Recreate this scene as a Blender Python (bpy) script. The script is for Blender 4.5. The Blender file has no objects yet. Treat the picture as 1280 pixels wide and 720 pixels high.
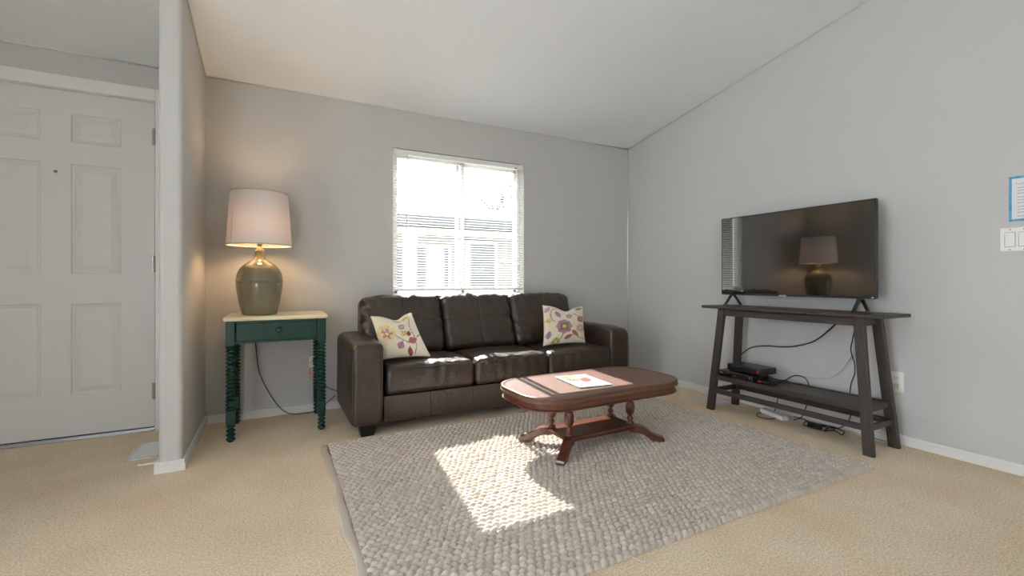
import bpy, math, random
import numpy as np
from mathutils import Vector, Matrix, noise as mnoise
random.seed(7); rng = np.random.default_rng(7)
C = bpy.context.scene.collection
PI = math.pi

# ------------------------------------------------------------------ helpers
def lin(r, g, b):
    f = lambda c: (c/255/12.92) if c/255 <= 0.04045 else ((c/255+0.055)/1.055)**2.4
    return (f(r), f(g), f(b), 1.0)

class MB:
    """collects shapes into one mesh"""
    def __init__(s): s.v = []; s.f = []; s.sm = []
    def add(s, verts, faces, smooth=False):
        n = len(s.v); s.v.extend([tuple(map(float, p)) for p in verts])
        for k, f in enumerate(faces): s.f.append(tuple(int(i)+n for i in f)); s.sm.append(bool(smooth[k]) if isinstance(smooth, list) else smooth)
        return s
    def box(s, x0, x1, y0, y1, z0, z1, bev=0.0, seg=2, M=None):
        c = ((x0+x1)/2, (y0+y1)/2, (z0+z1)/2); h = (abs(x1-x0)/2, abs(y1-y0)/2, abs(z1-z0)/2)
        if bev <= 0:
            P = [(sx*h[0], sy*h[1], sz*h[2]) for sx in (-1,1) for sy in (-1,1) for sz in (-1,1)]
            F = [(0,1,3,2),(4,6,7,5),(0,4,5,1),(2,3,7,6),(0,2,6,4),(1,5,7,3)]
            sm = False
        else:
            P, F = rbox_geo(h, min(bev, min(h)*0.98), seg, (1,1,1)); sm = True
        if sm:
            sm = [not any(all(abs(abs(P[i][d])-h[d]) < 1e-7 for i in f) for d in range(3)) for f in F]
        P = [Vector(p)+Vector(c) for p in P]
        if M is not None: P = [M @ p for p in P]
        return s.add(P, F, sm)
    def bar(s, a, b, wx, wy, bev=0.003):
        """a four-sided bar between two points; its ends are cut level"""
        a = Vector(a); b = Vector(b)
        ring = lambda p: [(p.x-wx/2,p.y-wy/2+0,p.z),(p.x+wx/2,p.y-wy/2,p.z),(p.x+wx/2,p.y+wy/2,p.z),(p.x-wx/2,p.y+wy/2,p.z)]
        def rr(p):
            o = []
            for (sx, sy) in ((-1,-1),(1,-1),(1,1),(-1,1)):
                cx = p.x+sx*(wx/2-bev); cy = p.y+sy*(wy/2-bev)
                a0 = math.atan2(sy, sx)
                for k in (-PI/4, 0, PI/4): o.append((cx+bev*1.0*math.cos(a0+k), cy+bev*math.sin(a0+k), p.z))
            return o
        R0 = rr(a); R1 = rr(b); n = len(R0)
        F = [(i,(i+1)%n,n+(i+1)%n,n+i) for i in range(n)]+[tuple(range(n-1,-1,-1)), tuple(range(n,2*n))]
        return s.add(R0+R1, F, False)
    def lathe(s, prof, c=(0,0,0), n=32, mod=None, caps=True, smooth=True):
        V = []; F = []
        for (r, z) in prof:
            for k in range(n):
                a = 2*PI*k/n; rr = r if mod is None else mod(r, z, a)
                V.append((c[0]+rr*math.cos(a), c[1]+rr*math.sin(a), c[2]+z))
        m = len(prof)
        for i in range(m-1):
            for k in range(n): F.append((i*n+k, i*n+(k+1)%n, (i+1)*n+(k+1)%n, (i+1)*n+k))
        if caps: F.append(tuple(range(n-1,-1,-1))); F.append(tuple((m-1)*n+k for k in range(n)))
        return s.add(V, F, smooth)
    def tube(s, pts, r, n=8, samp=6, cr=True):
        P = [Vector(p) for p in pts]
        if cr and len(P) > 2:
            Q = []; E = [P[0]*2-P[1]]+P+[P[-1]*2-P[-2]]
            for i in range(1, len(E)-2):
                p0,p1,p2,p3 = E[i-1:i+3]
                for k in range(samp):
                    t = k/samp
                    Q.append(0.5*((2*p1)+(p2-p0)*t+(2*p0-5*p1+4*p2-p3)*t*t+(3*p1-p0-3*p2+p3)*t**3))
            Q.append(P[-1]); P = Q
        V = []; F = []; up = Vector((0,0,1)); prev = None
        for i, p in enumerate(P):
            t = (P[min(i+1,len(P)-1)]-P[max(i-1,0)]).normalized()
            if prev is None:
                a = t.cross(up)
                if a.length < 1e-4: a = t.cross(Vector((1,0,0)))
            else: a = prev-t*prev.dot(t)
            a.normalize(); prev = a; b = t.cross(a)
            rr = r(i/(len(P)-1)) if callable(r) else r
            for k in range(n):
                an = 2*PI*k/n; V.append(p+a*rr*math.cos(an)+b*rr*math.sin(an))
        for i in range(len(P)-1):
            for k in range(n): F.append((i*n+k, i*n+(k+1)%n, (i+1)*n+(k+1)%n, (i+1)*n+k))
        F.append(tuple(range(n-1,-1,-1))); F.append(tuple((len(P)-1)*n+k for k in range(n)))
        return s.add(V, F, True)
    def loft(s, rings, smooth=False, caps=True):
        n = len(rings[0]); V = [p for r in rings for p in r]; F = []
        for i in range(len(rings)-1):
            for k in range(n): F.append((i*n+k, i*n+(k+1)%n, (i+1)*n+(k+1)%n, (i+1)*n+k))
        if caps: F.append(tuple(range(n-1,-1,-1))); F.append(tuple((len(rings)-1)*n+k for k in range(n)))
        return s.add(V, F, smooth)
    def build(s, name, mat, parent=None, loc=None):
        me = bpy.data.meshes.new(name); me.from_pydata(s.v, [], s.f); me.update()
        me.polygons.foreach_set('use_smooth', s.sm)
        o = bpy.data.objects.new(name, me); C.objects.link(o)
        if mat: me.materials.append(mat)
        if parent: o.parent = parent
        if loc: o.location = loc
        return o

def rbox_geo(h, r, k, n):
    """rounded box: k segments across each rounded edge, n inner segments per axis"""
    ax = []
    for i in range(3):
        a = [-h[i]+r*(1-math.cos(0))*0 + r*j/k for j in range(k)]
        inner = [-(h[i]-r)+2*(h[i]-r)*j/n[i] for j in range(n[i]+1)]
        ax.append(a+inner+[-q for q in reversed(a)])
    idx = {}; V = []; F = []
    def vid(p):
        key = tuple(round(c, 6) for c in p)
        if key not in idx: idx[key] = len(V); V.append(p)
        return idx[key]
    for d in range(3):
        u, w = (d+1)%3, (d+2)%3
        for s in (-1, 1):
            for i in range(len(ax[u])-1):
                for j in range(len(ax[w])-1):
                    q = []
                    for (a, b) in ((i,j),(i+1,j),(i+1,j+1),(i,j+1)):
                        p = [0,0,0]; p[d] = s*h[d]; p[u] = ax[u][a]; p[w] = ax[w][b]; q.append(vid(tuple(p)))
                    F.append(tuple(q) if s > 0 else tuple(reversed(q)))
    out = []
    for p in V:
        inn = [max(-(h[i]-r), min(h[i]-r, p[i])) for i in range(3)]
        d = Vector([p[i]-inn[i] for i in range(3)])
        # even out the arc spacing
        e = Vector([math.tan(min(abs(c)/r, 1)*PI/4)*math.copysign(r, c) if r > 0 else 0 for c in d])
        l = e.length or 1
        out.append(tuple(inn[i]+e[i]/l*r for i in range(3)))
    return out, F

def soft(h, r, k, n, fn, M):
    P, F = rbox_geo(h, r, k, n)
    mb = MB(); mb.add([M @ Vector(fn(Vector(p))) for p in P], F, True); return mb

def tag(o, label=None, cat=None, group=None, kind=None):
    if label: o['label'] = label
    if cat: o['category'] = cat
    if group: o['group'] = group
    if kind: o['kind'] = kind
    return o
def thing(name, label, cat, loc=(0,0,0), rz=0, group=None):
    group = group or {'pillow': 'throw pillows on the sofa', 'floor vent': 'floor vents in the carpet', 'outlet': 'wall outlets'}.get(cat)
    o = bpy.data.objects.new(name, None); C.objects.link(o); o.empty_display_size = 0.1
    o.location = loc; o.rotation_euler = (0,0,rz); return tag(o, label, cat, group)
def struct(o): o['kind'] = 'structure'; return o
def color_attr(o, cols):
    a = o.data.color_attributes.new('pattern', 'FLOAT_COLOR', 'POINT')
    a.data.foreach_set('color', np.asarray(cols, dtype=np.float32).ravel())

# ------------------------------------------------------------------ materials
def mat(name, col, rough=0.5, col2=None, nscale=6, stretch=(1,1,1), bumps=(), metal=0.0, ior=1.5, coat=0.0, attr=False, detail=4, spec=None, sheen=0, ramp=(0.35,0.65)):
    m = bpy.data.materials.new(name); m.use_nodes = True; nt = m.node_tree; N = nt.nodes; L = nt.links
    b = N['Principled BSDF']; b.inputs['Roughness'].default_value = rough; b.inputs['Metallic'].default_value = metal
    b.inputs['IOR'].default_value = ior; b.inputs['Coat Weight'].default_value = coat; b.inputs['Coat Roughness'].default_value = 0.12
    if spec is not None: b.inputs['Specular IOR Level'].default_value = spec
    if sheen: b.inputs['Sheen Weight'].default_value = sheen
    b.inputs['Base Color'].default_value = col
    tc = N.new('ShaderNodeTexCoord'); mp = N.new('ShaderNodeMapping'); mp.inputs['Scale'].default_value = stretch
    L.new(tc.outputs['Object'], mp.inputs['Vector'])
    if attr:
        a = N.new('ShaderNodeAttribute'); a.attribute_name = 'pattern'; L.new(a.outputs['Color'], b.inputs['Base Color'])
    elif col2 is not None:
        n = N.new('ShaderNodeTexNoise'); n.inputs['Scale'].default_value = nscale; n.inputs['Detail'].default_value = detail
        L.new(mp.outputs[0], n.inputs['Vector'])
        r = N.new('ShaderNodeValToRGB'); r.color_ramp.elements[0].position = ramp[0]; r.color_ramp.elements[1].position = ramp[1]
        r.color_ramp.elements[0].color = col; r.color_ramp.elements[1].color = col2
        L.new(n.outputs['Fac'], r.inputs['Fac']); L.new(r.outputs[0], b.inputs['Base Color'])
    prev = None
    for (sc, st, dist) in bumps:
        n = N.new('ShaderNodeTexNoise'); n.inputs['Scale'].default_value = sc; n.inputs['Detail'].default_value = 3
        L.new(mp.outputs[0], n.inputs['Vector'])
        u = N.new('ShaderNodeBump'); u.inputs['Strength'].default_value = st; u.inputs['Distance'].default_value = dist
        L.new(n.outputs['Fac'], u.inputs['Height'])
        if prev: L.new(prev.outputs[0], u.inputs['Normal'])
        prev = u
    if prev: L.new(prev.outputs[0], b.inputs['Normal'])
    return m

M_wall = mat('wall_paint', lin(195,194,191), 0.75, bumps=((85,0.4,0.004),(30,0.15,0.004)))
M_ceil = mat('ceiling_paint', lin(234,238,242), 0.62, bumps=((70,0.5,0.005),(160,0.4,0.003)))
M_trim = mat('white_trim_paint', lin(225,223,220), 0.4)
M_door = mat('white_door_paint', lin(214,211,208), 0.42, bumps=((60,0.05,0.002),), )
M_metal = mat('brushed_metal', lin(150,146,138), 0.35, metal=1.0)
M_brass = mat('aged_brass', lin(190,160,110), 0.35, metal=1.0)
M_dark_gap = mat('dark_rubber', lin(28,26,26), 0.6)
M_plate = mat('white_plastic', lin(232,230,224), 0.35)
M_black = mat('black_plastic', lin(22,22,24), 0.32)
M_cable = mat('black_cable_rubber', lin(24,22,22), 0.45)
M_wcable = mat('white_cable_rubber', lin(205,203,198), 0.45)
M_leather = mat('brown_leather', lin(46,34,26), 0.37, col2=lin(59,45,35), nscale=4, bumps=((11,0.55,0.02),(36,0.35,0.008),(230,0.16,0.0016)), spec=0.72)
M_black_wood = mat('black_painted_wood', lin(20,18,18), 0.4)
M_mahog = mat('mahogany', lin(72,38,22), 0.30, col2=lin(102,57,36), nscale=9, stretch=(0.7,9,9), bumps=((20,0.06,0.002),), coat=0.4)
M_mahog_top = mat('mahogany_veneer', lin(86,54,39), 0.44, col2=lin(112,74,55), nscale=9, stretch=(0.7,9,9), bumps=((20,0.06,0.002),), spec=0.7)
M_mahog_v = mat('turned_mahogany', lin(80,38,26), 0.3, col2=lin(108,58,40), nscale=14, stretch=(3,3,1), coat=0.35)
M_espresso = mat('espresso_wood', lin(52,44,40), 0.42, col2=lin(70,61,56), nscale=10, stretch=(12,0.8,12), bumps=((30,0.12,0.002),))
M_espresso_v = mat('espresso_wood_upright', lin(52,43,39), 0.45, col2=lin(68,58,53), nscale=10, stretch=(12,12,0.8))
M_green = mat('green_paint', lin(4,50,40), 0.33, col2=lin(7,60,49), nscale=18, bumps=((40,0.08,0.002),), spec=0.42)
M_cream = mat('cream_painted_top', lin(232,222,190), 0.4, col2=lin(222,210,176), nscale=10)
M_ceramic = mat('olive_glazed_ceramic', lin(112,106,84), 0.14, col2=lin(124,117,92), nscale=5, coat=0.5)
M_bezel = mat('tv_bezel', lin(40,40,42), 0.35)
M_screen = mat('tv_glass', lin(14,13,13), 0.03, ior=2.3)
M_silver = mat('silver_plastic', lin(190,190,192), 0.3, metal=0.7)
M_blind = mat('white_blind_vinyl', lin(236,236,232), 0.45)
M_pillow = mat('floral_linen', lin(230,220,195), 0.85, attr=True, bumps=((180,0.3,0.0015),), sheen=0.2)
M_rug = mat('woven_rug', lin(180,170,160), 0.92, attr=True, bumps=((260,0.5,0.002),), sheen=0.2)
M_bind = mat('rug_binding', lin(190,178,164), 0.9, bumps=((200,0.4,0.001),))
M_print = mat('printed_paper', lin(240,240,240), 0.4, attr=True)
M_bluepaper = mat('blue_paper_border', lin(40,140,185), 0.6, col2=lin(110,180,205), nscale=60)
M_paper = mat('white_paper', lin(222,224,226), 0.6)
M_ink = mat('grey_ink', lin(150,155,162), 0.6)
M_pink = mat('pink_plastic', lin(226,168,164), 0.3)
M_rocker_shade = mat('rocker_shade_grey', lin(120,118,112), 0.5)
M_beige_plug = mat('beige_plug', lin(190,178,156), 0.45)
M_red = mat('red_indicator_plastic', lin(190,30,28), 0.3)
M_siding = mat('pale_siding', lin(92,84,71), 0.7)
M_fascia = mat('grey_fascia', lin(122,124,126), 0.6)
M_roof = mat('pale_roofing', lin(190,190,192), 0.7)
M_gutter = mat('dark_grey_gutter', lin(46,48,50), 0.7)
M_nwhite = mat('neighbour_white_trim', lin(165,165,163), 0.6)
M_winglass = mat('neighbour_window_glass', lin(20,23,26), 0.4)
M_curtain = mat('pale_curtain', lin(110,107,100), 0.8)
M_bark = mat('grey_bark', lin(48,42,40), 0.9)
M_yard = mat('pale_gravel', lin(206,202,194), 0.9, col2=lin(194,190,182), nscale=8)

# carpet: mottled pile
def carpet():
    m = bpy.data.materials.new('beige_carpet'); m.use_nodes = True; nt = m.node_tree; N = nt.nodes; L = nt.links
    b = N['Principled BSDF']; b.inputs['Roughness'].default_value = 0.95; b.inputs['Sheen Weight'].default_value = 0.25
    tc = N.new('ShaderNodeTexCoord')
    def noise(sc, det=3):
        n = N.new('ShaderNodeTexNoise'); n.inputs['Scale'].default_value = sc; n.inputs['Detail'].default_value = det
        L.new(tc.outputs['Object'], n.inputs['Vector']); return n
    n1 = noise(3.0, 7); n2 = noise(135, 4); n3 = noise(520, 2); n2.inputs['Roughness'].default_value = 0.75; n2.inputs['Detail'].default_value = 6
    r1 = N.new('ShaderNodeValToRGB'); r1.color_ramp.elements[0].position = 0.3; r1.color_ramp.elements[1].position = 0.7
    r1.color_ramp.elements[0].color = lin(234,208,170); r1.color_ramp.elements[1].color = lin(246,225,193)
    r2 = N.new('ShaderNodeValToRGB'); r2.color_ramp.elements[0].position = 0.37; r2.color_ramp.elements[1].position = 0.58
    r2.color_ramp.elements[0].color = (0.50,0.46,0.42,1); r2.color_ramp.elements[1].color = (1.32,1.32,1.32,1)
    mx = N.new('ShaderNodeMix'); mx.data_type = 'RGBA'; mx.blend_type = 'MULTIPLY'; mx.inputs[0].default_value = 0.62
    L.new(n1.outputs['Fac'], r1.inputs[0]); L.new(n2.outputs['Fac'], r2.inputs[0])
    L.new(r1.outputs[0], mx.inputs[6]); L.new(r2.outputs[0], mx.inputs[7]); L.new(mx.outputs[2], b.inputs['Base Color'])
    b1 = N.new('ShaderNodeBump'); b1.inputs['Strength'].default_value = 0.7; b1.inputs['Distance'].default_value = 0.008
    b2 = N.new('ShaderNodeBump'); b2.inputs['Strength'].default_value = 0.7; b2.inputs['Distance'].default_value = 0.004
    L.new(n2.outputs['Fac'], b1.inputs['Height']); L.new(n3.outputs['Fac'], b2.inputs['Height'])
    L.new(b1.outputs[0], b2.inputs['Normal']); L.new(b2.outputs[0], b.inputs['Normal'])
    return m
M_carpet = carpet()

def glass_mat():
    m = bpy.data.materials.new('window_glass'); m.use_nodes = True; nt = m.node_tree; N = nt.nodes; L = nt.links
    N.remove(N['Principled BSDF']); out = N['Material Output']
    t = N.new('ShaderNodeBsdfTransparent'); t.inputs[0].default_value = (0.97,0.98,0.98,1)
    g = N.new('ShaderNodeBsdfGlossy'); g.inputs['Roughness'].default_value = 0.02
    fr = N.new('ShaderNodeFresnel'); fr.inputs[0].default_value = 1.45
    mx = N.new('ShaderNodeMixShader'); L.new(fr.outputs[0], mx.inputs[0]); L.new(t.outputs[0], mx.inputs[1]); L.new(g.outputs[0], mx.inputs[2])
    L.new(mx.outputs[0], out.inputs[0]); return m
M_glass = glass_mat()
def shade_mat():
    m = bpy.data.materials.new('linen_lamp_shade'); m.use_nodes = True; nt = m.node_tree; N = nt.nodes; L = nt.links
    N.remove(N['Principled BSDF']); out = N['Material Output']
    d = N.new('ShaderNodeBsdfDiffuse'); d.inputs[0].default_value = lin(232,224,218)
    t = N.new('ShaderNodeBsdfTranslucent'); t.inputs[0].default_value = lin(232,212,198)
    tc = N.new('ShaderNodeTexCoord'); n = N.new('ShaderNodeTexNoise'); n.inputs['Scale'].default_value = 220
    u = N.new('ShaderNodeBump'); u.inputs['Strength'].default_value = 0.2; u.inputs['Distance'].default_value = 0.001
    L.new(tc.outputs['Object'], n.inputs['Vector']); L.new(n.outputs['Fac'], u.inputs['Height']); L.new(u.outputs[0], d.inputs['Normal'])
    mx = N.new('ShaderNodeMixShader'); mx.inputs[0].default_value = 0.16
    L.new(d.outputs[0], mx.inputs[1]); L.new(t.outputs[0], mx.inputs[2]); L.new(mx.outputs[0], out.inputs[0]); return m
M_shade = shade_mat()
def emit_mat(name, col, st):
    m = bpy.data.materials.new(name); m.use_nodes = True; N = m.node_tree.nodes; b = N['Principled BSDF']
    b.inputs['Base Color'].default_value = col; b.inputs['Emission Color'].default_value = col; b.inputs['Emission Strength'].default_value = st; return m
BULB = 82.0
M_bulb = emit_mat('lit_bulb', (1.0,0.66,0.34,1), BULB)

# ------------------------------------------------------------------ the room
YB, XR, XL, YR = 3.491, 3.123, -3.0, -2.6          # back wall, right wall, left wall, open end behind the camera
XW0, XW1, YW = -0.506, -0.410, 2.700                # partition beside the entry
WT = 0.14
SL = 0.170
def ceil_z(y): return 2.237+SL*(YB-y) if y > -0.9 else 2.237+SL*(YB+0.9)-SL*(-0.9-y)
WX0, WX1, WZ0, WZ1 = 0.785, 1.930, 0.790, 1.940     # window opening
DX0, DX1, DZ1 = -1.606, -0.650, 2.034               # door opening

mb = MB(); mb.box(XL-WT, XR+WT, YR, YB+WT, -0.12, 0.0); struct(mb.build('floor', M_carpet))
mb = MB()
for (y0, y1) in ((YB+WT, -0.9), (-0.9, YR)):
    a = [(x, y, ceil_z(y)+dz) for (x, y, dz) in ()]
    p = []
    for dz in (0, 0.12):
        for (x, y) in ((XL-WT, y0), (XR+WT, y0), (XR+WT, y1), (XL-WT, y1)): p.append((x, y, ceil_z(y)+dz))
    mb.add(p, [(0,1,2,3),(7,6,5,4),(0,4,5,1),(1,5,6,2),(2,6,7,3),(3,7,4,0)])
struct(mb.build('ceiling', M_ceil))
HB = ceil_z(YB)+0.03
mb = MB()
def wallpiece(x0, x1, z0, z1): mb.box(x0, x1, YB, YB+WT, z0, z1)
wallpiece(XL-WT, DX0, 0, HB); wallpiece(DX0, DX1, DZ1, HB); wallpiece(DX1, WX0, 0, HB)
wallpiece(WX0, WX1, 0, WZ0); wallpiece(WX0, WX1, WZ1, HB); wallpiece(WX1, XR+WT, 0, HB)
struct(mb.build('wall_back', M_wall))
def side_wall(x0, x1, name):
    mb = MB(); ys = (YB, -0.9, YR); n = len(ys)
    P = [(x, y, z) for x in (x0, x1) for y in ys for z in (0, ceil_z(y)+0.03)]
    F = []
    for s in (0, 1):
        for i in range(n-1):
            q = (s*2*n+2*i, s*2*n+2*i+1, s*2*n+2*i+3, s*2*n+2*i+2); F.append(q if s == 0 else q[::-1])
    for i in range(n-1): F.append((2*i+1, 2*n+2*i+1, 2*n+2*i+3, 2*i+3))
    F.append((0, 2*n, 2*n+1, 1)); F.append((2*n-2, 2*n-1, 4*n-1, 4*n-2))
    mb.add(P, F); return struct(mb.build(name, M_wall))
side_wall(XR, XR+WT, 'wall_right'); 
OY0, OY1, OZ1 = -0.5, 1.5, 2.05                       # unseen opening in the left wall, added to let side daylight in
mb = MB(); mb.box(XL-WT, XL, OY1, YB, 0, ceil_z(YB)+0.03); mb.box(XL-WT, XL, YR, OY0, 0, OZ1); mb.box(XL-WT, XL, YR, YB, OZ1, ceil_z(YB)+0.03)
mb.add([(x, y, z) for x in (XL-WT, XL) for (y, z) in ((YR, 2.2), (YB, 2.2), (YB, ceil_z(YB)+0.03), (-0.9, ceil_z(-0.9)+0.03), (YR, ceil_z(YR)+0.03))], [(0,1,2,3,4),(9,8,7,6,5),(0,5,6,1),(1,6,7,2),(2,7,8,3),(3,8,9,4),(4,9,5,0)])
struct(mb.build('wall_left', M_wall))
mb = MB(); mb.loft([[(x,y,0.0) for x,y in ((-2.0,YB),(-2.0,1.3),(-1.9,1.3),(-1.9,YB))], [(x,y,ceil_z(y)+0.03) for x,y in ((-2.0,YB),(-2.0,1.3),(-1.9,1.3),(-1.9,YB))]]); struct(mb.build('wall_light_block', M_wall))  # unseen wall added to keep side light off the door and partition end
# wall behind the camera, with an unseen opening added to light the entry door
mb = MB(); hr = ceil_z(YR)+0.03
mb.box(XL-WT, -2.0, YR-WT, YR, 0, hr); mb.box(-1.2, XR+WT, YR-WT, YR, 0, hr); mb.box(-2.0, -1.2, YR-WT, YR, 2.05, hr); struct(mb.build('wall_rear', M_wall))
# partition with rounded corners at its free end
def part_outline(x0, x1, yf, yb, r):
    o = [(x0, yb)]
    for k in range(7): a = PI+k/6*PI/2; o.append((x0+r+r*math.cos(a), yf+r+r*math.sin(a)))
    for k in range(7): a = 1.5*PI+k/6*PI/2; o.append((x1-r+r*math.cos(a), yf+r+r*math.sin(a)))
    o.append((x1, yb)); return o
ol = part_outline(XW0, XW1, YW, YB, 0.022)
mb = MB(); mb.loft([[(x,y,0.0) for x,y in ol], [(x,y,ceil_z(y)+0.03) for x,y in ol]], smooth=False); 
for i, f in enumerate(mb.f): mb.sm[i] = False
struct(mb.build('wall_partition', M_wall))

# baseboards (moulded: board plus a thin upper step)
def baseboard(name, runs):
    mb = MB()
    for (a, b, nx, ny) in runs:            # from a to b, normal (nx,ny) into the room
        for (t, z0, z1) in ((0.013, 0.0, 0.036), (0.009, 0.036, 0.049), (0.012, 0.049, 0.054)):
            x0, x1 = sorted((a[0], b[0])); y0, y1 = sorted((a[1], b[1]))
            if nx: x0, x1 = sorted((a[0], a[0]+nx*t))
            if ny: y0, y1 = sorted((a[1], a[1]+ny*t))
            mb.box(x0, x1, y0, y1, z0, z1)
    return struct(mb.build(name, M_trim))
baseboard('baseboard_back', [((XW1+0.013,YB),(XR-0.013,YB),0,-1)])
baseboard('baseboard_right', [((XR,YB),(XR,YR),-1,0)])
baseboard('baseboard_partition', [((XW1,YB-0.013),(XW1,YW-0.013),1,0), ((XW0-0.013,YW),(XW1,YW),0,-1), ((XW0,YB-0.075),(XW0,YW),-1,0)])
# thin painted corner strips
def strip(name, a, b, w=0.009):
    mb = MB(); mb.tube([a, b], w/2, n=6, cr=False); return struct(mb.build(name, M_wall))
strip('trim_1', (XR-0.003, YB-0.003, 0.05), (XR-0.003, YB-0.003, ceil_z(YB)), 0.012)
strip('trim_2', (XW1, YB-0.003, ceil_z(YB)-0.003), (XR, YB-0.003, ceil_z(YB)-0.003), 0.008)
strip('trim_3', (XR-0.003, YB, ceil_z(YB)-0.003), (XR-0.003, -0.9, ceil_z(-0.9)-0.003), 0.008)
strip('trim_4', (XW1+0.003, YB, ceil_z(YB)-0.003), (XW1+0.003, YW, ceil_z(YW)-0.003), 0.008)
strip('trim_5', (XL, YB-0.003, ceil_z(YB)-0.003), (XW0, YB-0.003, ceil_z(YB)-0.003), 0.010)
mb = MB(); mb.box(0.752, 0.760, YB-0.0015, YB+0.001, WZ1+0.005, ceil_z(YB)); struct(mb.build('trim_6', M_wall))

# ---- entry door
d = bpy.data.objects.new('door_1', None); C.objects.link(d); d.location = (-1.129, YB, 0); struct(d)
def panel_grid():
    xs0, xs1 = -0.457, 0.457
    px = [(-0.284,-0.058),(0.070,0.296)]
    px = [(-0.284,-0.058),(0.058+0.012,0.284+0.012)]
    pz = [(0.253,0.787),(0.960,1.597),(1.720,1.888)]
    return xs0, xs1, px, pz
mb = MB(); x0, x1, px, pz = panel_grid(); yf = 0.006
xs = sorted({x0, x1, *[a for p in px for a in p]}); zs = sorted({0.022, 2.014, *[a for p in pz for a in p]})
for i in range(len(xs)-1):
    for j in range(len(zs)-1):
        a, b, c, e = xs[i], xs[i+1], zs[j], zs[j+1]
        if any(abs(a-p[0])<1e-6 for p in px) and any(abs(c-q[0])<1e-6 for q in pz):
            def ring(ins, dy): return [(a+ins, yf+dy, c+ins),(b-ins, yf+dy, c+ins),(b-ins, yf+dy, e-ins),(a+ins, yf+dy, e-ins)]
            mb.loft([ring(0,0), ring(0.006,0.007), ring(0.012,0.007), ring(0.020,0.011), ring(0.048,0.003)], caps=False)
            q = ring(0.048,0.003); mb.add(q, [(0,1,2,3)])
        else:
            mb.add([(a,yf,c),(b,yf,c),(b,yf,e),(a,yf,e)], [(0,1,2,3)])
mb.box(x0, x1, yf+0.013, yf+0.04, 0.022, 2.014)
for (a, b, c, e) in ((x0, x0+0.001, 0.022, 2.014), (x1-0.001, x1, 0.022, 2.014)): mb.box(a, b, yf, yf+0.013, c, e)
mb.box(x0, x1, yf, yf+0.013, 2.013, 2.014); mb.box(x0, x1, yf, yf+0.013, 0.022, 0.023)
mb.build('door_leaf', M_door, d)
mb = MB()
for (a, b, c, e) in ((-0.545,-0.465,0.0,2.096),(0.465,0.545,0.0,2.096),(-0.465,0.465,2.022,2.096)): mb.box(a, b, -0.016, 0.0, c, e, bev=0.003)
mb.box(-0.477,-0.461,0,WT,0,2.034); mb.box(0.461,0.477,0,WT,0,2.034); mb.box(-0.461,0.461,0,WT,2.02,2.034)
mb.build('door_frame', M_trim, d)
mb = MB(); mb.box(-0.461,0.461,-0.022,WT,0.0,0.010,bev=0.003); mb.box(-0.461,0.461,0.0,WT,0.008,0.017); mb.build('threshold', M_silver, d)
mb = MB(); mb.box(-0.456,0.456,0.0045,0.02,0.0165,0.0215); mb.build('door_sweep', M_dark_gap, d)
for zc in (1.807, 1.023, 0.240):
    mb = MB(); mb.lathe([(0.006,-0.05),(0.0065,-0.048),(0.0065,0.048),(0.006,0.05)], (0.459, -0.004, zc), 10)
    mb.box(0.445,0.473,0.001,0.006,zc-0.05,zc+0.05); mb.build('hinge', M_metal, d)
mb = MB(); mb.lathe([(0.009,0),(0.009,0.003),(0.0055,0.0035),(0.005,0.001)], (0,0,0), 16); o = mb.build('peephole', M_metal, d); o.location = (0.005, 0.006, 1.545); o.rotation_euler = (PI/2,0,0)

# ---- window
w = bpy.data.objects.new('window_1', None); C.objects.link(w); w.location = (0,0,0); struct(w)
yw0, yw1 = YB+0.075, YB+0.125
mb = MB(); ft = 0.030
for (a, b, c, e) in ((WX0, WX0+ft, WZ0, WZ1),(WX1-ft, WX1, WZ0, WZ1),(WX0, WX1, WZ0, WZ0+ft),(WX0, WX1, WZ1-ft, WZ1)): mb.box(a, b, yw0, yw1, c, e, bev=0.004)
mb.build('window_frame', M_trim, w)
xm = 1.365
def sash(a, b, y0, y1, name):
    mb = MB(); t = 0.028; c, e = WZ0+ft-0.005, WZ1-ft+0.005
    for (p, q, r, s_) in ((a,a+t,c,e),(b-t,b,c,e),(a,b,c,c+t),(a,b,e-t,e)): mb.box(p, q, y0, y1, r, s_, bev=0.003)
    s = mb.build(name, M_trim, w)
    g = MB(); g.box(a+t-0.004, b-t+0.004, (y0+y1)/2-0.002, (y0+y1)/2+0.002, c+t-0.004, e-t+0.004); g.build('pane', M_glass, s)
sash(WX0+ft-0.006, xm+0.034, yw0+0.002, yw0+0.024, 'sash')
sash(xm-0.034, WX1-ft+0.006, yw0+0.026, yw0+0.048, 'sash')
mb = MB(); mb.box(WX0, WX1, YB-0.001, yw0+0.01, WZ0, WZ0+0.012, bev=0.003); mb.build('window_sill', M_trim, w)

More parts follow.
